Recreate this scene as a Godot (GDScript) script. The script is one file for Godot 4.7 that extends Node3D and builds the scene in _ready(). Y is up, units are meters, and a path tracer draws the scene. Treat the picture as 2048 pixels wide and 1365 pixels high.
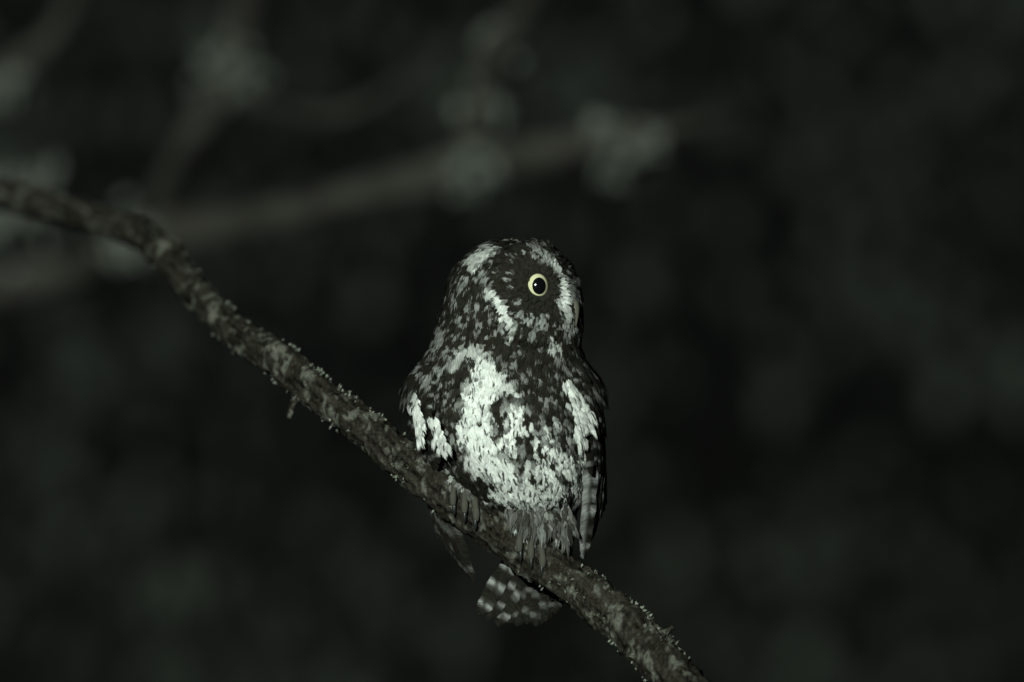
extends Node3D
# A small owl on a slanting branch at night. Lengths of the bird and its perch are given in
# units of 0.26 mm (U); x to the right, y down from the middle of the frame, z towards the viewer.
const U := 0.00026
const DIST := 4.0
var rng := RandomNumberGenerator.new()
var noise := FastNoiseLite.new()
var fine := FastNoiseLite.new()
var BASE := Vector3(1010, 1045, 20)      # where the owl's weight rests on the branch

func P(x: float, y: float, z: float) -> Vector3:
	return Vector3((x - 1024.0) * U, (682.5 - y) * U, z * U)

func L(v: Vector3) -> Vector3:           # the same, relative to the owl's base
	return Vector3((v.x - BASE.x) * U, (BASE.y - v.y) * U, (v.z - BASE.z) * U)

func _ready():
	rng.seed = 4711
	noise.seed = 7; noise.frequency = 1.0; noise.noise_type = FastNoiseLite.TYPE_SIMPLEX; noise.fractal_octaves = 3
	fine.seed = 19; fine.frequency = 1.0; fine.noise_type = FastNoiseLite.TYPE_SIMPLEX; fine.fractal_octaves = 1
	view_and_light()
	ground()
	thicket()
	bare_tree()
	perch()
	owl()

# ------------------------------------------------------------------ camera, sky, light
func view_and_light():
	var cam := Camera3D.new(); cam.name = "camera"
	var lens := CameraAttributesPhysical.new()
	lens.frustum_focal_length = 271.0
	lens.frustum_focus_distance = DIST - 0.012
	lens.exposure_aperture = 4.6
	cam.attributes = lens
	cam.near = 0.05; cam.far = 400.0
	add_child(cam)
	cam.position = Vector3(0, 0, DIST)
	cam.fov = rad_to_deg(2.0 * atan(12.0 / 271.0))
	cam.current = true
	var we := WorldEnvironment.new(); we.name = "world"
	var env := Environment.new()
	env.background_mode = Environment.BG_SKY
	env.tonemap_mode = Environment.TONE_MAPPER_LINEAR
	env.tonemap_exposure = 1.0
	env.sdfgi_enabled = true; env.ssao_enabled = true; env.ssil_enabled = true
	var sm := ProceduralSkyMaterial.new()
	sm.sky_top_color = Color(0.036, 0.039, 0.039)
	sm.sky_horizon_color = Color(0.045, 0.049, 0.047)
	sm.ground_bottom_color = Color(0.03, 0.033, 0.03)
	sm.ground_horizon_color = Color(0.042, 0.046, 0.044)
	sm.sun_angle_max = 1.0
	var sky := Sky.new(); sky.sky_material = sm
	env.sky = sky
	we.environment = env
	add_child(we)
	var sun := DirectionalLight3D.new(); sun.name = "night_light"
	sun.light_energy = 1.3
	sun.light_color = Color(0.935, 1.0, 0.958)
	sun.light_angular_distance = 0.5
	sun.shadow_enabled = true
	add_child(sun)
	sun.look_at_from_position(Vector3(-0.17, 0.22, 0.96), Vector3.ZERO, Vector3.UP)

# ------------------------------------------------------------------ helpers
func mat(rough := 0.9, c := Color.WHITE, vc := true) -> StandardMaterial3D:
	var m := StandardMaterial3D.new()
	m.albedo_color = c; m.roughness = rough
	m.metallic_specular = 0.5 if rough < 0.5 else 0.12
	m.vertex_color_use_as_albedo = vc
	m.cull_mode = BaseMaterial3D.CULL_DISABLED
	return m

func lin(r: float, g: float, b: float) -> Color:
	return Color(r, g, b).linear_to_srgb()

func mesh_of(v: PackedVector3Array, c: PackedColorArray, idx: PackedInt32Array, m: Material, n := PackedVector3Array(), uv := PackedVector2Array()) -> ArrayMesh:
	var a := []
	a.resize(Mesh.ARRAY_MAX)
	a[Mesh.ARRAY_VERTEX] = v
	if c.size(): a[Mesh.ARRAY_COLOR] = c
	a[Mesh.ARRAY_INDEX] = idx
	if uv.size(): a[Mesh.ARRAY_TEX_UV] = uv
	if n.size():
		a[Mesh.ARRAY_NORMAL] = n
	else:
		var nn := PackedVector3Array(); nn.resize(v.size())
		for i in range(0, idx.size(), 3):
			var f := (v[idx[i + 2]] - v[idx[i]]).cross(v[idx[i + 1]] - v[idx[i]])
			for k in 3: nn[idx[i + k]] += f
		for i in nn.size():
			nn[i] = nn[i].normalized() if nn[i].length_squared() > 0.0 else Vector3.UP
		a[Mesh.ARRAY_NORMAL] = nn
	var am := ArrayMesh.new()
	am.add_surface_from_arrays(Mesh.PRIMITIVE_TRIANGLES, a)
	am.surface_set_material(0, m)
	return am

func put(called: String, m: Mesh, parent: Node = self) -> MeshInstance3D:
	var o := MeshInstance3D.new(); o.name = called; o.mesh = m
	parent.add_child(o, true)
	return o

func tag(o: Node, label: String, category: String, group := "", kind := ""):
	if label: o.set_meta("label", label)
	if category: o.set_meta("category", category)
	if group: o.set_meta("group", group)
	if kind: o.set_meta("kind", kind)

func spline(pts: Array, t: float) -> Variant:
	var n := pts.size() - 1
	var f: float = clampf(t, 0.0, 1.0) * n
	var i: int = mini(int(f), n - 1)
	var u := f - i
	var a = pts[maxi(i - 1, 0)]; var b = pts[i]; var c = pts[i + 1]; var d = pts[mini(i + 2, n)]
	return (b * 2.0 + (c - a) * u + (a * 2.0 - b * 5.0 + c * 4.0 - d) * u * u + (b * 3.0 - a - c * 3.0 + d) * u * u * u) * 0.5

# tube along world points (Vector4: x y z radius), rough bark relief
func bark_tube(pts: Array, segs: int, sides: int, rough: float, nf: float, m: Material, colour: Callable, origin: Vector3, bumps := []) -> ArrayMesh:
	var v := PackedVector3Array(); var c := PackedColorArray(); var idx := PackedInt32Array(); var uv := PackedVector2Array()
	var up := Vector3(0, 0, 1)
	var run := 0.0
	var last := Vector3.ZERO
	for s in segs + 1:
		var q: Vector4 = spline(pts, float(s) / segs)
		var q2: Vector4 = spline(pts, minf(float(s) / segs + 0.004, 1.0))
		var q1: Vector4 = spline(pts, maxf(float(s) / segs - 0.004, 0.0))
		var p := Vector3(q.x, q.y, q.z)
		var d := (Vector3(q2.x, q2.y, q2.z) - Vector3(q1.x, q1.y, q1.z)).normalized()
		var sx := d.cross(up).normalized()
		var sy := sx.cross(d).normalized()
		if s > 0: run += p.distance_to(last)
		last = p
		for k in sides + 1:
			var an := TAU * (k % sides) / sides
			var dir := sx * cos(an) + sy * sin(an)
			var r := q.w
			var w := (p + dir * r) * nf
			# long ridges running with the branch, cross cracks and lumps
			var ridge := 1.0 - absf(fine.get_noise_3d(cos(an) * 2.2, sin(an) * 2.2, run * nf * 0.22)) * 2.0
			var bmp := rough * r * (0.55 * noise.get_noise_3d(w.x * 0.5, w.y * 0.5, w.z * 0.5) + 0.35 * ridge + 0.45 * noise.get_noise_3d(w.x * 2.1, w.y * 2.1, w.z * 2.1))
			var pos := p + dir * (r + bmp)
			for b in bumps:
				var dd: float = pos.distance_to(b[0]) / b[1]
				if dd < 1.0: pos += dir * b[1] * 0.42 * (1.0 - dd * dd) * (1.0 - dd * dd)
			v.append(pos - origin)
			c.append(colour.call(pos, dir, ridge))
			uv.append(Vector2(run * 10.0, float(k) / sides))
	var st := sides + 1
	for s in segs:
		for k in sides:
			var i := s * st + k
			idx.append_array([i, i + 1, i + st, i + 1, i + st + 1, i + st])
	for e in [0, segs]:
		var q: Vector4 = spline(pts, float(e) / segs)
		v.append(Vector3(q.x, q.y, q.z) - origin); c.append(c[e * st]); uv.append(Vector2.ZERO)
		for k in sides:
			if e == 0: idx.append_array([v.size() - 1, e * st + k + 1, e * st + k])
			else: idx.append_array([v.size() - 1, e * st + k, e * st + k + 1])
	return mesh_of(v, c, idx, m, PackedVector3Array(), uv)

# ------------------------------------------------------------------ setting
func ground():
	var m := mat(0.95, lin(0.02, 0.019, 0.015), false)
	var nt := NoiseTexture2D.new(); nt.width = 512; nt.height = 512; nt.seamless = true
	var fn := FastNoiseLite.new(); fn.seed = 3; fn.frequency = 0.02; fn.fractal_octaves = 5
	nt.noise = fn
	var g := Gradient.new(); g.set_color(0, Color(0.55, 0.55, 0.5)); g.set_color(1, Color(1, 1, 1))
	nt.color_ramp = g
	m.albedo_texture = nt
	m.uv1_triplanar = true; m.uv1_world_triplanar = true; m.uv1_scale = Vector3(0.4, 0.4, 0.4)
	var n := 60
	var v := PackedVector3Array(); var idx := PackedInt32Array()
	for j in n + 1:
		for i in n + 1:
			var x := (float(i) / n - 0.5); var z := (float(j) / n - 0.5)
			x = sign(x) * x * x * 4.0 * 150.0; z = sign(z) * z * z * 4.0 * 150.0
			v.append(Vector3(x, -2.6 + 0.12 * noise.get_noise_2d(x * 0.4, z * 0.4), z))
	for j in n:
		for i in n:
			var a := j * (n + 1) + i
			idx.append_array([a, a + 1, a + n + 1, a + 1, a + n + 2, a + n + 1])
	var o := put("ground", mesh_of(v, PackedColorArray(), idx, m))
	o.set_meta("kind", "structure")

func leaf_mesh(m: Material) -> ArrayMesh:
	var v := PackedVector3Array(); var idx := PackedInt32Array()
	var n := 5
	for i in n + 1:
		var t := float(i) / n
		var w := 0.26 * sin(PI * pow(t, 0.8)) + 0.004
		var y := -t
		var z := -0.18 * t * t
		v.append(Vector3(-w, y, z + w * 0.3)); v.append(Vector3(0, y, z)); v.append(Vector3(w, y, z + w * 0.3))
	for i in n:
		for k in 2:
			var a := i * 3 + k
			idx.append_array([a, a + 1, a + 3, a + 1, a + 4, a + 3])
	return mesh_of(v, PackedColorArray(), idx, m)

func thicket():
	var m := mat(0.6, Color.WHITE, true)
	var mm := MultiMesh.new()
	mm.transform_format = MultiMesh.TRANSFORM_3D; mm.use_colors = true
	mm.mesh = leaf_mesh(m)
	var n := 15000
	mm.instance_count = n
	for i in n:
		var p := Vector3.ZERO
		for tries in 12:
			p = Vector3(rng.randf_range(-3.4, 3.4), rng.randf_range(-2.5, 2.4), rng.randf_range(-12.0, -6.0))
			if noise.get_noise_3d(p.x * 1.3, p.y * 1.3, p.z * 1.3) > -0.02 + rng.randf() * 0.1: break
		var b := Basis.from_euler(Vector3(rng.randf_range(-0.9, 0.7), rng.randf_range(-1.4, 1.4), rng.randf_range(-0.8, 0.8)))
		mm.set_instance_transform(i, Transform3D(b.scaled(Vector3.ONE * rng.randf_range(0.04, 0.085)), p))
		var k := rng.randf_range(0.7, 1.25)
		mm.set_instance_color(i, Color(0.024 * k, 0.026 * k, 0.022 * k))
	var o := MultiMeshInstance3D.new(); o.name = "thicket"; o.multimesh = mm
	add_child(o)
	tag(o, "dark blurred thicket of leaves filling the background behind the owl", "foliage", "", "stuff")

# a point seen at x, y in the frame's units, at a distance "back" behind the owl
func far_pt(x: float, y: float, back: float, r: float) -> Vector4:
	var k := (DIST + back) / DIST
	return Vector4((x - 1024.0) * U * k, (682.5 - y) * U * k, -back, r)

func bare_tree():
	var root := Node3D.new(); root.name = "bare_tree"; add_child(root)
	root.position = Vector3(-0.95, -2.6, -2.3)
	var m := mat(0.95)
	var col := func(p: Vector3, _d: Vector3, _r: float) -> Color:
		var k := 0.034 + 0.016 * noise.get_noise_3d(p.x * 30.0, p.y * 30.0, p.z * 30.0)
		return Color(k, k * 0.93, k * 0.8)
	put("trunk", bark_tube([Vector4(-0.95, -2.75, -2.3, 0.15), Vector4(-0.95, -1.6, -2.32, 0.115), Vector4(-0.86, -0.6, -2.25, 0.095), Vector4(-0.84, 0.1, -2.2, 0.08), Vector4(-0.9, 0.9, -2.25, 0.06), Vector4(-0.86, 1.8, -2.3, 0.03)], 90, 20, 0.25, 22.0, m, col, root.position), root)
	var limbs := [
		# long limb rising from left to right behind the owl's head
		[Vector4(-0.85, 0.0, -2.2, 0.022), far_pt(40, 560, 2.15, 0.016), far_pt(290, 478, 2.0, 0.017), far_pt(600, 418, 1.95, 0.012), far_pt(930, 336, 1.9, 0.014), far_pt(1210, 286, 1.9, 0.012), far_pt(1340, 262, 1.9, 0.007), far_pt(1480, 232, 1.95, 0.003)],
		# shoot climbing from it
		[far_pt(938, 332, 1.9, 0.012), far_pt(952, 240, 1.95, 0.010), far_pt(985, 120, 2.05, 0.010), far_pt(1045, 20, 2.1, 0.009), far_pt(1100, -120, 2.2, 0.006)],
		[far_pt(300, 470, 2.0, 0.010), far_pt(345, 330, 2.1, 0.008), far_pt(420, 220, 2.15, 0.012), far_pt(472, 110, 2.2, 0.014), far_pt(500, -40, 2.3, 0.010), far_pt(520, -200, 2.4, 0.007)],
		[far_pt(440, 190, 2.15, 0.007), far_pt(600, 230, 2.2, 0.006), far_pt(720, 215, 2.2, 0.005), far_pt(860, 120, 2.25, 0.004)],
		[Vector4(-0.86, 0.22, -2.2, 0.02), far_pt(-60, 190, 2.2, 0.016), far_pt(12, 160, 2.2, 0.014), far_pt(110, 60, 2.2, 0.008), far_pt(180, -60, 2.2, 0.005)],
	]
	for l in limbs:
		put("limb", bark_tube(l, 50, 12, 0.35, 40.0, m, col, root.position), root)
	# clusters of small leaves left on the limbs, each cluster a part
	var lm := mat(0.6)
	var one := leaf_mesh(lm)
	var src: PackedVector3Array = one.surface_get_arrays(0)[Mesh.ARRAY_VERTEX]
	var sidx: PackedInt32Array = one.surface_get_arrays(0)[Mesh.ARRAY_INDEX]
	for cl in [[18, 400, 2.1, 55, 34], [262, 466, 2.0, 42, 18], [950, 325, 1.9, 34, 26], [470, 140, 2.2, 44, 34], [8, 165, 2.2, 26, 14], [1225, 284, 1.9, 46, 16], [1300, 270, 1.9, 26, 6], [960, 210, 2.0, 34, 8], [1000, 90, 2.1, 44, 8]]:
		var v := PackedVector3Array(); var c := PackedColorArray(); var idx := PackedInt32Array()
		for k in cl[4] * 4:
			var q := far_pt(cl[0] + rng.randfn() * cl[3] * 0.62, cl[1] + rng.randfn() * cl[3] * 0.62, cl[2] + rng.randfn() * 0.03, 0)
			var b := Basis.from_euler(Vector3(rng.randf_range(-0.9, 0.5), rng.randf_range(-1.0, 0.8), rng.randf_range(-1.0, 1.0))).scaled(Vector3.ONE * rng.randf_range(0.010, 0.019))
			var at := v.size()
			var g := rng.randf_range(0.8, 1.2)
			for p in src:
				v.append(b * p + Vector3(q.x, q.y, q.z) - root.position); c.append(Color(0.085 * g, 0.09 * g, 0.077 * g))
			for i in sidx: idx.append(at + i)
		var o := put("leaf_cluster", mesh_of(v, c, idx, lm), root)
		o.set_meta("kind", "stuff")
	tag(root, "blurred bare tree with thin limbs in the dark behind the owl", "tree")

func bark_mat() -> StandardMaterial3D:
	var m := mat(0.95)
	var a := NoiseTexture2D.new(); a.width = 512; a.height = 512; a.seamless = true
	var fn := FastNoiseLite.new(); fn.seed = 31; fn.frequency = 0.03; fn.fractal_octaves = 5; fn.noise_type = FastNoiseLite.TYPE_CELLULAR
	fn.cellular_return_type = FastNoiseLite.RETURN_DISTANCE2_SUB
	a.noise = fn
	var g := Gradient.new(); g.set_color(0, Color(0.5, 0.48, 0.45)); g.set_color(1, Color(1, 1, 1)); g.add_point(0.35, Color(0.92, 0.91, 0.9))
	a.color_ramp = g
	m.albedo_texture = a
	var b := NoiseTexture2D.new(); b.width = 512; b.height = 512; b.seamless = true; b.as_normal_map = true; b.bump_strength = 10.0
	b.noise = fn
	m.normal_enabled = true; m.normal_texture = b; m.normal_scale = 1.0
	m.uv1_triplanar = true; m.uv1_world_triplanar = true; m.uv1_scale = Vector3(28, 28, 28)
	return m

func perch():
	var path := []
	# x, y, z, radius in U
	for q in [[-330, 290, -3300, 36], [-60, 372, -2500, 34], [240, 452, -1600, 32], [330, 512, -1120, 31], [400, 592, -800, 31], [480, 672, -540, 32], [560, 722, -340, 35], [640, 790, -190, 35], [740, 862, -70, 36], [850, 956, 5, 38], [960, 1036, 20, 40], [1080, 1122, 26, 41], [1190, 1200, 60, 42], [1290, 1288, 140, 43], [1380, 1392, 260, 44], [1520, 1530, 420, 46]]:
		path.append(far_pt(q[0], q[1], -q[2] * U, q[3] * U))
	var bumps := []
	for b in [[553, 706, -310, 40], [612, 752, -200, 34], [665, 812, -125, 32], [720, 838, -55, 28], [338, 500, -1060, 50], [800, 925, 30, 30], [1250, 1236, 140, 46], [1316, 1318, 190, 42], [440, 636, -630, 34], [1170, 1170, 80, 26]]:
		var bp := far_pt(b[0], b[1], -b[2] * U, 0.0)
		bumps.append([Vector3(bp.x, bp.y, bp.z), b[3] * U])
	var lich := func(p: Vector3, dir: Vector3, ridge: float) -> Color:
		var a := noise.get_noise_3d(p.x * 70.0, p.y * 70.0, p.z * 70.0)
		var b := fine.get_noise_3d(p.x * 420.0, p.y * 420.0, p.z * 420.0)
		var k := 0.032 + 0.024 * ridge + 0.022 * b
		var c := Color(k, k * 0.9, k * 0.74)
		var l := a * 1.3 + b * 0.35
		for q in bumps:
			var dd: float = p.distance_to(q[0]) / q[1]
			if dd < 1.5: l += 0.55 * (1.0 - dd / 1.5)
		l = smoothstep(0.34, 0.7, l)
		return c.lerp(Color(0.19, 0.195, 0.165), l * 0.8)
	var root := Node3D.new(); root.name = "perch_branch"; add_child(root)
	root.position = P(1000, 1065, 20)
	var m := bark_mat()
	put("wood", bark_tube(path, 420, 40, 0.30, 90.0, m, lich, root.position, bumps), root)
	# a snapped twig stub under the perch and a thin shoot
	for s in [[[604, 762, -240, 10], [587, 808, -235, 7], [578, 838, -232, 5]], [[1290, 1285, 140, 11], [1330, 1266, 150, 7], [1346, 1252, 154, 5]]]:
		var pp := []
		for q in s:
			pp.append(far_pt(q[0], q[1], -q[2] * U, q[3] * U))
		put("twig", bark_tube(pp, 36, 10, 0.3, 220.0, m, lich, root.position), root)
	# ragged lichen tufts standing off the bark
	var v := PackedVector3Array(); var c := PackedColorArray(); var idx := PackedInt32Array()
	for i in 2600:
		var t := rng.randf_range(0.12, 0.98)
		var q: Vector4 = spline(path, t)
		var an := rng.randf() * TAU
		var dir := Vector3(0.55 * cos(an), 0.8 * cos(an), sin(an)).normalized()
		var p := Vector3(q.x, q.y, q.z) + dir * q.w * 1.02
		var near := 0.0
		for b in bumps: near = maxf(near, 1.0 - p.distance_to(b[0]) / (b[1] * 1.7))
		if rng.randf() > 0.12 + near * 1.2: continue
		p += dir * near * 8.0 * U
		for k in 3:
			var o2 := (dir + Vector3(rng.randfn(), rng.randfn(), rng.randfn()) * 0.7).normalized()
			var side := o2.cross(Vector3(rng.randfn(), rng.randfn(), rng.randfn())).normalized() * rng.randf_range(1.2, 2.6) * U
			var ln := rng.randf_range(4.0, 10.0) * U
			var at := v.size()
			v.append_array([p - dir * 3.0 * U - root.position, p + o2 * ln * 0.5 + side - root.position, p + o2 * ln * 0.5 - side - root.position, p + o2 * ln - root.position])
			var g := rng.randf_range(0.5, 1.2)
			for z in 4: c.append(Color(0.20 * g, 0.21 * g, 0.17 * g))
			idx.append_array([at, at + 1, at + 2, at + 1, at + 3, at + 2])
	var tf := put("lichen", mesh_of(v, c, idx, mat(0.95)), root)
	tf.set_meta("kind", "stuff")
	tag(root, "rough dark branch slanting down to the right under the owl", "branch")

# ------------------------------------------------------------------ the owl
# rings of the body and head: y, left, right, front depth, back depth, middle z
var RINGS := [
	[476, 1020, 1044, 8, 8, -4], [484, 984, 1076, 40, 40, -4], [500, 948, 1108, 78, 76, -4], [526, 918, 1136, 108, 106, -4],
	[560, 900, 1154, 128, 124, -4], [600, 890, 1162, 138, 130, -2], [640, 882, 1162, 138, 134, -2], [680, 868, 1158, 134, 142, -4],
	[720, 856, 1158, 138, 150, -6], [770, 848, 1164, 148, 158, -8], [830, 848, 1172, 158, 160, -8], [890, 860, 1176, 160, 154, -8],
	[950, 892, 1174, 148, 142, -14], [990, 926, 1164, 124, 128, -22], [1020, 962, 1150, 92, 112, -36], [1060, 1000, 1142, 40, 84, -60],
	[1110, 1030, 1134, 22, 50, -78], [1145, 1050, 1116, 12, 24, -86], [1160, 1070, 1100, 4, 6, -88]]
var ring_t := PackedFloat32Array()

func ring(y: float) -> PackedFloat32Array:
	var n := RINGS.size()
	var i := 0
	while i < n - 2 and RINGS[i + 1][0] < y: i += 1
	var u: float = clampf((y - RINGS[i][0]) / (RINGS[i + 1][0] - RINGS[i][0]), 0.0, 1.0)
	var out := PackedFloat32Array()
	for k in range(1, 6):
		var b: float = RINGS[i][k]; var c: float = RINGS[i + 1][k]
		out.append(lerpf(b, c, u))
	return out

const EYE := Vector2(1079, 573)

func surf(a: float, y: float) -> Vector3:
	var q := ring(y)
	var xc := (q[0] + q[1]) * 0.5; var hw := (q[1] - q[0]) * 0.5
	var ca := cos(a); var sa := sin(a)
	var p := Vector3(xc + hw * sa, y, q[4] + (q[2] if ca > 0.0 else q[3]) * ca)
	if y < 720.0 and ca > -0.2:
		# face turned to the right: eye hollow, brow ridge above and in front of it, swell of the cheek
		var out := Vector3(sa, 0, ca)
		var d := Vector2(p.x - EYE.x, (y - EYE.y)).length()
		if d < 60.0: p -= out * 13.0 * (1.0 - d / 60.0)
		var bd := seg_d(Vector2(p.x, y), Vector2(1070, 520), Vector2(1112, 556))
		bd = minf(bd, seg_d(Vector2(p.x, y), Vector2(1112, 556), Vector2(1132, 625)))
		if bd < 26.0: p += out * 9.0 * (1.0 - bd / 26.0)
		var rd := absf(Vector2(p.x - 1082.0, y - 582.0).length() - 92.0)
		if rd < 20.0 and p.x < 1100.0: p += out * 7.0 * (1.0 - rd / 20.0)
	return p

func surf_n(a: float, y: float) -> Vector3:
	var e := 0.03
	var du := surf(a + e, y) - surf(a - e, y)
	var dv := surf(a, y + 4.0) - surf(a, y - 4.0)
	var n := du.cross(dv).normalized()
	var q := ring(y)
	var outw := Vector3(sin(a), 0, cos(a))
	if n.dot(outw) < 0.0 and absf(n.dot(outw)) > 0.05: n = -n
	return n

func seg_d(p: Vector2, a: Vector2, b: Vector2) -> float:
	var ab := b - a
	var t := clampf((p - a).dot(ab) / ab.length_squared(), 0.0, 1.0)
	return p.distance_to(a + ab * t)

# pigment of the plumage. Pale marks: x1, y1, x2, y2, half width, paleness
var MARKS := [
	[1084, 512, 1104, 532, 8, 0.5], [1104, 532, 1118, 562, 10, 0.85], [1118, 562, 1127, 604, 12, 0.9], [1127, 604, 1140, 655, 8, 0.55],
	[982, 586, 992, 602, 7, 0.7], [992, 602, 1005, 625, 8, 0.9], [1005, 625, 1017, 646, 7, 0.8], [1018, 656, 1022, 668, 7, 0.6],
	[1034, 630, 1058, 644, 7, 0.35], [1058, 644, 1085, 652, 7, 0.35],
	[945, 532, 976, 507, 13, 0.7], [966, 484, 972, 500, 8, 0.4], [968, 548, 974, 575, 8, 0.3], [930, 560, 934, 572, 5, 0.3], [912, 600, 914, 612, 5, 0.3], [940, 610, 944, 622, 5, 0.25], [922, 640, 924, 655, 5, 0.3], [1070, 500, 1100, 520, 8, 0.3], [1142, 570, 1146, 600, 7, 0.3],
	[1130, 650, 1142, 662, 10, 0.5], [1098, 688, 1112, 706, 10, 0.6],
	[885, 665, 882, 690, 8, 0.3], [905, 738, 922, 710, 9, 0.5], [922, 710, 950, 702, 9, 0.55], [950, 702, 986, 726, 8, 0.5], [884, 725, 880, 750, 8, 0.35], [835, 690, 842, 745, 5, 0.35], [860, 745, 866, 780, 7, 0.35],
	# breast and belly
	[968, 742, 982, 760, 22, 0.95], [948, 790, 972, 790, 24, 1.0], [952, 820, 962, 860, 28, 1.0], [958, 870, 965, 900, 30, 1.0], [930, 850, 935, 880, 14, 0.95], [975, 905, 992, 935, 26, 1.0], [942, 925, 958, 940, 14, 0.85],
	[1006, 935, 1018, 960, 20, 1.0], [1010, 770, 1030, 790, 10, 0.7], [1034, 826, 1024, 875, 14, 1.0], [1022, 885, 1022, 900, 10, 0.9], [990, 985, 1010, 1000, 12, 0.9], [1026, 985, 1048, 1000, 16, 1.0], [1066, 990, 1078, 1012, 14, 1.0],
	[1080, 938, 1096, 950, 13, 0.95], [1098, 896, 1108, 912, 12, 0.9], [1130, 925, 1136, 955, 11, 0.9], [1106, 965, 1118, 985, 13, 0.95], [1052, 972, 1066, 984, 12, 0.95], [1086, 996, 1106, 1008, 12, 0.9], [1148, 965, 1158, 985, 9, 0.8],
	[935, 1018, 945, 1024, 8, 0.5]]
var mark_rows := {}

func pale(x: float, y: float) -> float:
	var k := int(y / 40.0)
	if not mark_rows.has(k):
		var near := []
		for m in MARKS:
			if minf(m[1], m[3]) - m[4] * 1.8 < (k + 1) * 40 and maxf(m[1], m[3]) + m[4] * 1.8 > k * 40: near.append(m)
		mark_rows[k] = near
	var w := 0.0
	for m in mark_rows[k]:
		var d: float = seg_d(Vector2(x, y), Vector2(m[0], m[1]), Vector2(m[2], m[3])) / m[4]
		if d < 1.7: w = maxf(w, m[5] * (1.0 - smoothstep(0.7, 1.2, d)))
	return w

func pigment(p: Vector3) -> float:
	var w := 0.0
	if p.z > -40.0: w = pale(p.x + rng.randfn() * 3.0, p.y + rng.randfn() * 4.0)
	# rows of white drop-shaped spots over the belly
	if p.z > 0.0 and p.y > 790.0 and p.y < 1030.0 and p.x > 1000.0 and p.x < 1166.0:
		var wx := p.x + 7.0 * fine.get_noise_2d(p.x * 0.03, p.y * 0.03) - (p.y - 900.0) * 0.10
		var wy := p.y + 7.0 * fine.get_noise_2d(p.x * 0.03 + 40.0, p.y * 0.03) + absf(p.x - 1060.0) * 0.2
		var col := floorf(wx / 23.0)
		var fx := wx / 23.0 - col - 0.5
		var fy := fposmod(wy / 31.0 + 0.5 * fposmod(col, 2.0), 1.0) - 0.5
		var row := floorf(wy / 31.0 + 0.5 * fposmod(col, 2.0))
		var dd := Vector2(fx * 1.15, fy * 0.95 + fx * fx * 0.5).length()
		var strength := 0.5 + 0.5 * fine.get_noise_2d(col * 7.3, row * 5.1)
		strength = clampf(strength * 1.7 + 0.45 * smoothstep(890.0, 960.0, p.y), 0.2, 1.0) * smoothstep(790.0, 880.0, p.y + (1060.0 - p.x) * 0.2)
		w = maxf(w, strength * (1.0 - smoothstep(0.30, 0.44, dd)))
	var sp := fine.get_noise_3d(p.x * 0.055, p.y * 0.04, p.z * 0.055)
	if p.y < 700.0:
		w = maxf(w, smoothstep(0.45, 0.65, sp) * 0.28)
	elif p.y < 960.0:
		w = maxf(w, smoothstep(0.42, 0.62, sp) * 0.25)
	return w

func tone(w: float) -> Color:
	var k := rng.randf_range(0.75, 1.3)
	var dark := Color(0.023 * k, 0.021 * k, 0.017 * k)
	return dark.lerp(Color(0.80, 0.80, 0.75) * clampf(k, 0.85, 1.06), clampf(w, 0.0, 1.0))

func owl():
	var root := Node3D.new(); root.name = "owl"; add_child(root)
	root.position = P(BASE.x, BASE.y, BASE.z)
	tag(root, "small mottled owl with white streaked belly perched on the slanting branch", "owl")
	# body: one skin from crown to tail root
	var v := PackedVector3Array(); var c := PackedColorArray(); var idx := PackedInt32Array()
	var ny := 120; var na := 72
	for j in ny + 1:
		var y := lerpf(476.0, 1160.0, float(j) / ny)
		for i in na + 1:
			var a := TAU * (i % na) / na - PI
			v.append(L(surf(a, y) - Vector3(sin(a), 0, cos(a)) * 3.0))
			c.append(Color(0.022, 0.02, 0.016))
	for j in ny:
		for i in na:
			var s := j * (na + 1) + i
			idx.append_array([s, s + 1, s + na + 1, s + 1, s + na + 2, s + na + 1])
	put("body", mesh_of(v, c, idx, mat(0.95)), root)
	plumage(root)
	eye(root, EYE.x, EYE.y, 24.0, 1.0)
	bill(root)
	wings(root)
	tail(root)
	foot(root, Vector3(930, 1004, 24), -1)
	foot(root, Vector3(1062, 1096, 26), 1)

# one soft contour feather: eleven barbs fanned about a shaft from p along d, n outwards
var pv := PackedVector3Array(); var pc := PackedColorArray(); var pi := PackedInt32Array(); var pn := PackedVector3Array()

func soft_feather(p: Vector3, d: Vector3, n: Vector3, ln: float, wd: float, w: float, streak: bool, tip_pale: bool, lift: float):
	var side := n.cross(d).normalized()
	var tone0 := tone(w)
	var nb := 11
	for b in nb:
		var k := (float(b) / (nb - 1)) * 2.0 - 1.0
		var root_p := p + d * ln * 0.12 * rng.randf() - n * 1.0
		var reach := ln * (1.0 - 0.38 * k * k) * rng.randf_range(0.8, 1.15)
		var mid := p + d * reach * 0.55 + side * k * wd * 0.85 + n * (lift * reach * 0.6 + (1.0 - k * k) * 2.2)
		var tip := p + d * reach + side * (k * wd + rng.randfn() * 0.8) + n * (lift * reach * 0.8 + (1.0 - k * k) * 1.5 - 1.0)
		var hw := side * rng.randf_range(0.8, 1.6)
		var at := pv.size()
		pv.append_array([L(root_p), L(mid - hw), L(mid + hw), L(tip)])
		var nv := n + side * k * 0.45 + d * rng.randf_range(-0.1, 0.25)
		nv.y = -nv.y; nv = nv.normalized()
		pn.append_array([nv, nv, nv, nv])
		var col := tone0 * rng.randf_range(0.78, 1.14)
		if streak and absf(k) < 0.28: col = tone(0.08)
		var tc := col
		if tip_pale and absf(k) < 0.6: tc = Color(0.36, 0.35, 0.32)
		pc.append_array([col, col, col, tc])
		pi.append_array([at, at + 1, at + 2, at + 1, at + 3, at + 2])

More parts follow.
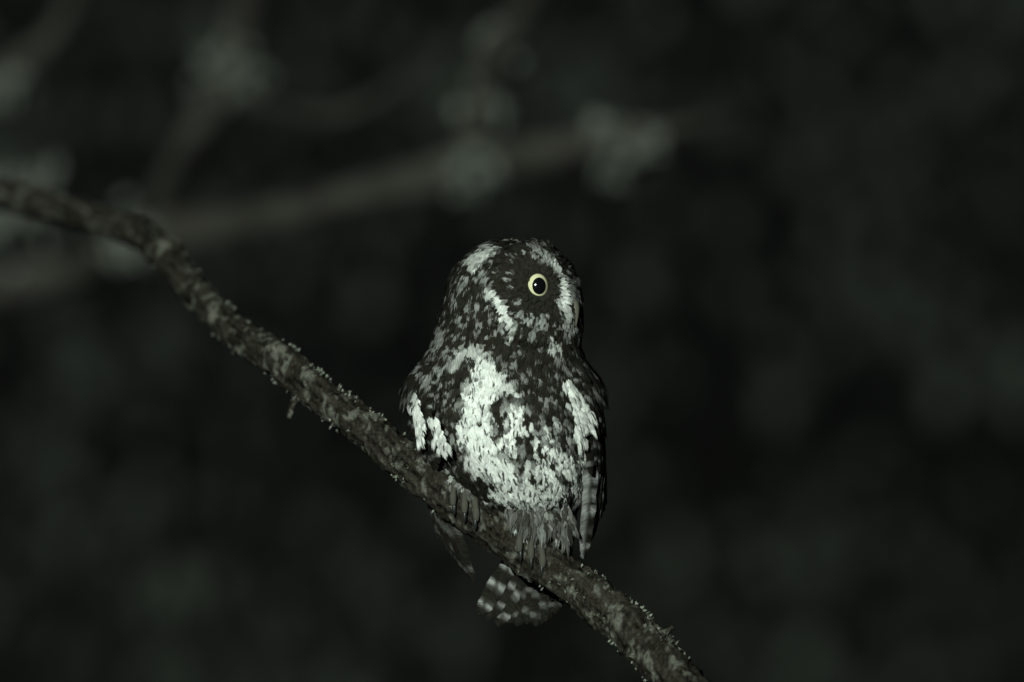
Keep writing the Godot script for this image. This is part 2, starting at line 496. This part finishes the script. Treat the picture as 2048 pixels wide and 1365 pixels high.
func plumage(root: Node3D):
	var count := 21000
	for f in count:
		var y := rng.randf_range(478.0, 1135.0)
		if rng.randf() < 0.30: y = rng.randf_range(478.0, 700.0)
		var q := ring(y)
		if rng.randf() > ((q[1] - q[0]) * 0.5) / 165.0 + 0.05: continue
		var a := rng.randf_range(-PI, PI)
		if absf(a) > 1.9 and rng.randf() < 0.6: continue
		var p := surf(a, y)
		var n := surf_n(a, y)
		var de := 1000.0
		if p.z > 0.0: de = Vector2((p.x - EYE.x) * 1.12, p.y - EYE.y).length()
		if de < 22.0: continue
		var head := y < 690.0
		var d := (surf(a, y + 6.0) - p).normalized()
		if head and p.z > 0.0 and de < 130.0:
			# feathers of the face radiate from the eye
			var r := Vector3(p.x - EYE.x, p.y - EYE.y, 0).normalized()
			var k := smoothstep(130.0, 60.0, de)
			d = (d * (1.0 - k) + r * k); d = (d - n * d.dot(n)).normalized()
		d = (d + n.cross(d) * rng.randfn() * 0.2).normalized()
		var ln := 30.0; var wd := 10.0
		if head: ln = lerpf(13.0, 24.0, smoothstep(30.0, 120.0, de)); wd = ln * 0.25
		if absf(a) < 1.2 and y > 760.0: ln = 22.0; wd = 6.5
		if y > 1015.0: ln = 42.0; wd = 10.0
		ln *= rng.randf_range(0.75, 1.25)
		var w := pigment(p + d * ln * 0.6)
		if de < 46.0: w *= smoothstep(34.0, 48.0, de)
		var streak := rng.randf() < 0.22 and w > 0.5 and not head
		soft_feather(p, d, n, ln, wd, w, streak, rng.randf() < (0.10 if head else 0.14) and w < 0.3 and de > 60.0, rng.randf_range(0.08, 0.28))
	# shoulders: feathers that run from the neck over the bend of each wing
	for f in 1500:
		var sgn := 1.0 if rng.randf() < 0.5 else -1.0
		var a := sgn * rng.randf_range(0.85, 2.3)
		var y := rng.randf_range(690.0, 800.0)
		var off := 36.0 * smoothstep(690.0, 765.0, y) * smoothstep(0.75, 1.2, absf(a)) + 2.0
		var p := wsurf(a, y, off); var p2 := wsurf(a, y + 8.0, off + 2.5)
		var n := surf_n(a, y)
		var d := ((p2 - p).normalized() + n.cross(Vector3(0, 1, 0)) * rng.randfn() * 0.15).normalized()
		soft_feather(p, d, n, rng.randf_range(22, 34), 10.0, pigment(p), false, rng.randf() < 0.16, 0.12)
	# white scapular tufts
	for t in [[1132, 764, 1152, 806, 11, 92], [1150, 796, 1172, 838, 15, 90], [1160, 822, 1174, 856, 15, 92], [1156, 850, 1160, 884, 6, 96], [824, 784, 830, 812, 8, 66], [830, 808, 838, 846, 7, 72], [838, 846, 842, 880, 4, 78], [868, 838, 876, 866, 7, 112], [876, 862, 888, 902, 9, 112]]:
		for k in 26:
			var u := rng.randf()
			var p := Vector3(lerpf(t[0], t[2], u) + rng.randfn() * t[4] * 0.55, lerpf(t[1], t[3], u) - 8.0, t[5] + rng.randf_range(-2, 5))
			var d := Vector3(t[2] - t[0], t[3] - t[1], 0).normalized()
			var sgn := 1.0 if t[0] > 1000 else -1.0
			var n := Vector3(0.5 * sgn, 0, 0.86)
			p = on_wing(p.x, p.y, sgn, 40.0 + rng.randf_range(-2, 4))
			d = (d - n * d.dot(n) * 0.6 + Vector3(rng.randfn() * 0.15, 0, 0)).normalized()
			soft_feather(p, d, n, rng.randf_range(20, 34), 5.5, rng.randf_range(0.6, 1.0), rng.randf() < 0.2, false, 0.08)
	# long loose feathers of the vent hanging over the branch
	for k in 520:
		var u := rng.randf()
		var t := pow(rng.randf(), 1.4)
		var p := Vector3(lerpf(1012, 1136, u) + t * 8.0, 1016.0 - 34.0 * (u - 0.5) * (u - 0.5) + t * lerpf(8.0, 64.0, u) * (0.8 + 0.2 * sin(u * 17.0)), 57.0 + t * 8.0 + rng.randfn() * 4.0 + 9.0 * sin(u * PI))
		var d := Vector3(0.1 + rng.randfn() * 0.22, 1.0, -0.12).normalized()
		var wv := rng.randf() * rng.randf() * 0.75
		soft_feather(p, d, Vector3(rng.randfn() * 0.35, 0, 1).normalized(), rng.randf_range(18, 32) + 30.0 * pow(rng.randf(), 3.0), 4.5, wv * 0.55, rng.randf() < 0.3, rng.randf() < 0.06, rng.randf_range(0.02, 0.2))
	# short feathering of the legs down to the toes
	for at in [Vector3(930, 1004, 24), Vector3(1062, 1096, 26)]:
		for k in 90:
			var p: Vector3 = at + Vector3(rng.randfn() * 20.0, -30.0 + rng.randfn() * 9.0 , rng.randf_range(4, 34))
			p.y += (p.x - at.x) * 0.7
			var d := Vector3(rng.randfn() * 0.3, 1.0, 0.45).normalized()
			soft_feather(p, d, Vector3(rng.randfn() * 0.3, -0.3, 1).normalized(), rng.randf_range(14, 26), 6.0, rng.randf() * rng.randf() * 0.6, false, false, 0.15)
	var o := put("plumage", mesh_of(pv, pc, pi, mat(0.9), pn), root)
	o.set_meta("kind", "stuff")

# part of a ball about the axis +z, between two angles from it
func cap(r: float, a0: float, a1: float, n: int, m: Material, push := 0.0) -> ArrayMesh:
	var v := PackedVector3Array(); var idx := PackedInt32Array(); var nn := PackedVector3Array()
	var s := 40
	for j in n + 1:
		var t := lerpf(a0, a1, float(j) / n)
		for i in s + 1:
			var an := TAU * i / s
			var d := Vector3(sin(t) * cos(an), sin(t) * sin(an), cos(t))
			v.append(d * (r + push)); nn.append(d)
	for j in n:
		for i in s:
			var b := j * (s + 1) + i
			idx.append_array([b, b + 1, b + s + 1, b + 1, b + s + 2, b + s + 1])
	return mesh_of(v, PackedColorArray(), idx, m, nn)

func eye(root: Node3D, x: float, y: float, rad: float, side: float):
	var yaw := deg_to_rad(17.0)
	var rb := 28.0
	var ax := Vector3(sin(yaw), 0.03, cos(yaw)).normalized()
	var a := asin((x - 1028.0) / 130.0)
	var sp := surf(a, y)
	var centre := Vector3(x, y, sp.z + 12.0) - Vector3(ax.x, -ax.y, ax.z) * rb
	var e := Node3D.new(); e.name = "eye"; root.add_child(e, true)
	e.position = L(centre)
	e.transform.basis = Basis.looking_at(-ax, Vector3.UP) * Basis.from_scale(Vector3(0.88, 1.04, 1.0))
	var iris_m := mat(0.35, lin(0.74, 0.69, 0.43), false)
	iris_m.clearcoat_enabled = true; iris_m.clearcoat = 0.6; iris_m.clearcoat_roughness = 0.1
	var pup_m := mat(0.12, lin(0.004, 0.004, 0.005), false)
	var lid_m := mat(0.8, lin(0.02, 0.017, 0.014), false)
	put("iris", cap(rb * U, 0.55, 1.02, 8, iris_m), e)
	put("pupil", cap(rb * U, 0.0, 0.60, 10, pup_m, 0.6 * U), e)
	# lid: a low dark ring round the eyeball
	var v := PackedVector3Array(); var idx := PackedInt32Array()
	var s := 40; var k := 8
	for i in s + 1:
		var an := TAU * i / s
		for j in k + 1:
			var b := TAU * j / k
			var rr := 25.5 + 4.0 * cos(b)
			v.append(Vector3(cos(an) * rr, sin(an) * rr, 13.0 + 3.2 * sin(b)) * U)
	for i in s:
		for j in k:
			var q := i * (k + 1) + j
			idx.append_array([q, q + 1, q + k + 1, q + 1, q + k + 2, q + k + 1])
	put("eyelid", mesh_of(v, PackedColorArray(), idx, lid_m), e)

func bill(root: Node3D):
	# short hooked bill pointing right and down, half hidden in the bristles
	var v := PackedVector3Array(); var idx := PackedInt32Array()
	var n := 10; var s := 14
	var yaw := deg_to_rad(64.0)
	var f := Vector3(sin(yaw), 0, cos(yaw)); var sd := Vector3(cos(yaw), 0, -sin(yaw))
	var b0 := Vector3(1136, 606, 66)
	for j in n + 1:
		var t := float(j) / n
		var c := b0 + f * (18.0 * sin(t * 1.9)) + Vector3(0, 46.0 * t * t * 0.9 + 6.0 * t, 0)
		var r := 15.0 * (1.0 - pow(t, 1.7)) + 0.6
		for i in s + 1:
			var an := TAU * i / s
			v.append(L(c + sd * cos(an) * r * 0.8 + (f * 0.8 - Vector3(0, 0.6, 0)) * sin(an) * r))
	for j in n:
		for i in s:
			var q := j * (s + 1) + i
			idx.append_array([q, q + 1, q + s + 1, q + 1, q + s + 2, q + s + 1])
	var m := mat(0.4, lin(0.10, 0.095, 0.07), false)
	put("bill", mesh_of(v, PackedColorArray(), idx, m), root)

# a single vaned feather lying from a to b (owl units), n is its outer side
func vane(a: Vector3, b: Vector3, n: Vector3, width: float, barc: int, palev: float, m: Material, white := false, edge := 0.0) -> ArrayMesh:
	var v := PackedVector3Array(); var c := PackedColorArray(); var idx := PackedInt32Array(); var uv := PackedVector2Array()
	var d := b - a
	var ln := d.length(); d /= ln
	n = (n - d * n.dot(d)).normalized()
	var sd := n.cross(d)
	var st := 22
	var ph := rng.randf() * 0.4
	var edge_side := 1.0
	for j in st + 1:
		var t := 1.0 - pow(1.0 - float(j) / st, 1.7)
		var w := width * 0.5 * minf(1.0, 0.35 + t * 2.2) * sqrt(maxf(0.0, 1.0 - pow(maxf(0.0, (t - 0.72) / 0.28), 2.0)))
		w = maxf(w, 0.4) if j < st else width * 0.06
		var base := a + d * ln * t + n * (sin(t * PI) * ln * 0.05)
		for k in 5:
			var s := (k - 2) / 2.0
			var fray := rng.randf_range(-0.06, 0.06) * width if absf(s) > 0.9 else 0.0
			v.append(L(base + sd * (s * w + fray) - n * s * s * width * 0.10 + n * (0.8 if k == 2 else 0.0)))
			uv.append(Vector2(s * 0.5 + 0.5, t * ln / 90.0 + ph))
			var wv := 0.0
			if white: wv = 0.95 if t < 0.9 else 0.5
			elif barc > 0:
				var x := fposmod(t * barc + ph, 1.0)
				wv = palev * smoothstep(0.18, 0.05, absf(x - 0.5)) * (1.0 if absf(s) > 0.3 else 0.2)
			if edge > 0.0 and s * edge_side > 0.4 and t > 0.45: wv = maxf(wv, edge)
			c.append(tone(wv * rng.randf_range(0.8, 1.1)))
	for j in st:
		for k in 4:
			var q := j * 5 + k
			idx.append_array([q, q + 1, q + 5, q + 1, q + 6, q + 5])
	return mesh_of(v, c, idx, m, PackedVector3Array(), uv)

# barbs: fine slanting lines on both sides of the shaft
func vane_mat() -> StandardMaterial3D:
	var img := Image.create(64, 256, false, Image.FORMAT_RGB8)
	for y in 256:
		for x in 64:
			var s := absf(x / 63.0 - 0.5) * 2.0
			var q := y / 256.0 * TAU
			var r := 6.0
			var sh := q - s * 0.55
			var l := fine.get_noise_3d(cos(sh) * r, sin(sh) * r, s * 0.5) * 0.5 + fine.get_noise_3d(cos(sh) * r * 2.7, sin(sh) * r * 2.7, 9.0 + s * 0.6 + (5.0 if x < 32 else 0.0)) * 0.5
			var k := clampf(0.80 + 0.38 * l, 0.3, 1.0)
			if s < 0.06: k = 0.9
			img.set_pixel(x, y, Color(k, k, k))
	var m := mat(0.8)
	m.albedo_texture = ImageTexture.create_from_image(img)
	return m

func wsurf(a: float, y: float, off: float) -> Vector3:
	var n := surf_n(a, minf(y, 1000.0))
	var p := surf(a, minf(y, 1000.0))
	p.y = y
	if y > 1000.0: p.x += (y - 1000.0) * 0.08
	return p + Vector3(n.x, 0, n.z).normalized() * off

# the point of a wing's surface that lies at x, y
func on_wing(x: float, y: float, sgn: float, off: float) -> Vector3:
	var lo := 0.3; var hi := 1.7
	for i in 14:
		var mid := (lo + hi) * 0.5
		if (wsurf(mid * sgn, y, off).x - x) * sgn < 0.0: lo = mid
		else: hi = mid
	return wsurf(lo * sgn, y, off)

func wings(root: Node3D):
	var m := vane_mat()
	for sgn in [1.0, -1.0]:
		var w := Node3D.new(); w.name = "wing"; root.add_child(w, true)
		var right: bool = sgn > 0.0
		# flight feathers
		for i in 9:
			var k := i / 8.0
			var a0: float = sgn * lerpf(2.0, 1.15, k); var a1: float = sgn * lerpf(1.9, 1.35, k)
			var p := wsurf(a0, 800.0, 26.0 + k * 5.0)
			var tipy := lerpf(1010.0, 1118.0, k) if right else lerpf(960.0, 1010.0, k)
			var q := wsurf(a1, tipy, 14.0 + k * 4.0)
			if right: q.x = lerpf(1216.0, 1166.0, k) + rng.randf_range(-3, 3); q.z = lerpf(-70.0, -6.0, k)
			else: q = Vector3(lerpf(874.0, 946.0, k), lerpf(1080.0, 1168.0, k), lerpf(-86.0, -70.0, k))
			put("flight_feather", vane(p, q, Vector3(sgn * lerpf(0.95, 0.4, k), 0, lerpf(0.3, 0.9, k)), 31.0, 9, 0.5 if right else 0.16, m, false, 0.24 if right and k > 0.6 else 0.0), w)
		for row in 3:
			var cnt: int = [9, 10, 9][row]
			for i in cnt:
				var k := float(i) / (cnt - 1)
				var a0: float = sgn * lerpf(1.95, [1.05, 0.98, 0.95][row], k)
				var y0: float = [830.0, 785.0, 745.0][row] - 10.0 * k
				var ln: float = [118.0, 90.0, 70.0][row] * rng.randf_range(0.9, 1.08)
				var off: float = [34.0, 38.0, 34.0][row]
				if not right and k > 0.7: off -= 6.0
				put("covert_feather", vane(wsurf(a0, y0, off - 12.0), wsurf(a0 * 0.99, y0 + ln, off), Vector3(sin(a0), 0, cos(a0)), [40.0, 36.0, 32.0][row], [4, 3, 3][row], 0.4, m), w)
		# white shoulder feathers
		var wl := [[1140, 766, 1158, 812], [1146, 784, 1168, 830], [1156, 806, 1178, 856], [1158, 822, 1172, 872], [1150, 800, 1160, 846]] if right else [[822, 786, 834, 838], [828, 806, 842, 880], [816, 792, 824, 830], [866, 838, 880, 880], [876, 868, 892, 914]]
		for q in wl:
			var nrm := Vector3(sgn * 0.55, 0, 0.84)
			put("shoulder_feather", vane(on_wing(q[0], q[1], sgn, 36.0), on_wing(q[2], q[3], sgn, 40.0), nrm, 20.0 if right else 13.0, 0, 0.0, m, true), w)

func tail(root: Node3D):
	var m := vane_mat()
	var t := Node3D.new(); t.name = "tail"; root.add_child(t, true)
	for i in 9:
		var k := i / 8.0
		var s := absf(k - 0.5) * 2.0
		var p := Vector3(lerpf(1052, 1112, k), 1085.0, -84.0 - (1.0 - s) * 8.0)
		var q := Vector3(lerpf(956, 1112, k), lerpf(1258.0, 1236.0, s * s) + rng.randf_range(-7, 7), -84.0 - (1.0 - s) * 10.0)
		put("tail_feather", vane(p, q, Vector3(lerpf(-0.5, 0.5, k) + rng.randf_range(-0.15, 0.15), 0, 1), 38.0, 4, [0.5, 0.35, 0.4][i] if i < 3 else 0.14, m), t)

func foot(root: Node3D, at: Vector3, _s: int):
	var f := Node3D.new(); f.name = "foot"; root.add_child(f, true)
	var tm := mat(0.8, lin(0.07, 0.066, 0.054), false)
	var cm := mat(0.35, lin(0.02, 0.02, 0.02), false)
	var along := Vector3(0.82, 0.57, 0)
	for k in 3:
		var o := along * (k - 1) * 16.0
		var pts := []; var cl := []
		var c0 := at + o * 0.5
		for q in [[0, -34, 8, 7], [0, -22, 27, 8], [0, -6, 42, 6.0], [0, 6, 46, 7.2], [0, 21, 44, 4.8]]:
			var p: Vector3 = c0 + o * (0.5 + q[2] / 60.0) + Vector3(0, q[1], q[2])
			var w := L(p); pts.append(Vector4(w.x, w.y, w.z, q[3] * U))
		for q in [[0, 19, 46, 4.2], [0, 32, 46, 3.4], [0, 43, 39, 0.6]]:
			var p: Vector3 = c0 + o * 1.1 + Vector3(0, q[1], q[2])
			var w := L(p); cl.append(Vector4(w.x, w.y, w.z, q[3] * U))
		var flat := func(_p: Vector3, _d: Vector3, _r: float) -> Color: return Color.WHITE
		var toe := put("toe", bark_tube(pts, 14, 10, 0.12, 900.0, tm, flat, Vector3.ZERO), f)
		put("claw", bark_tube(cl, 8, 8, 0.0, 900.0, cm, flat, Vector3.ZERO), toe)
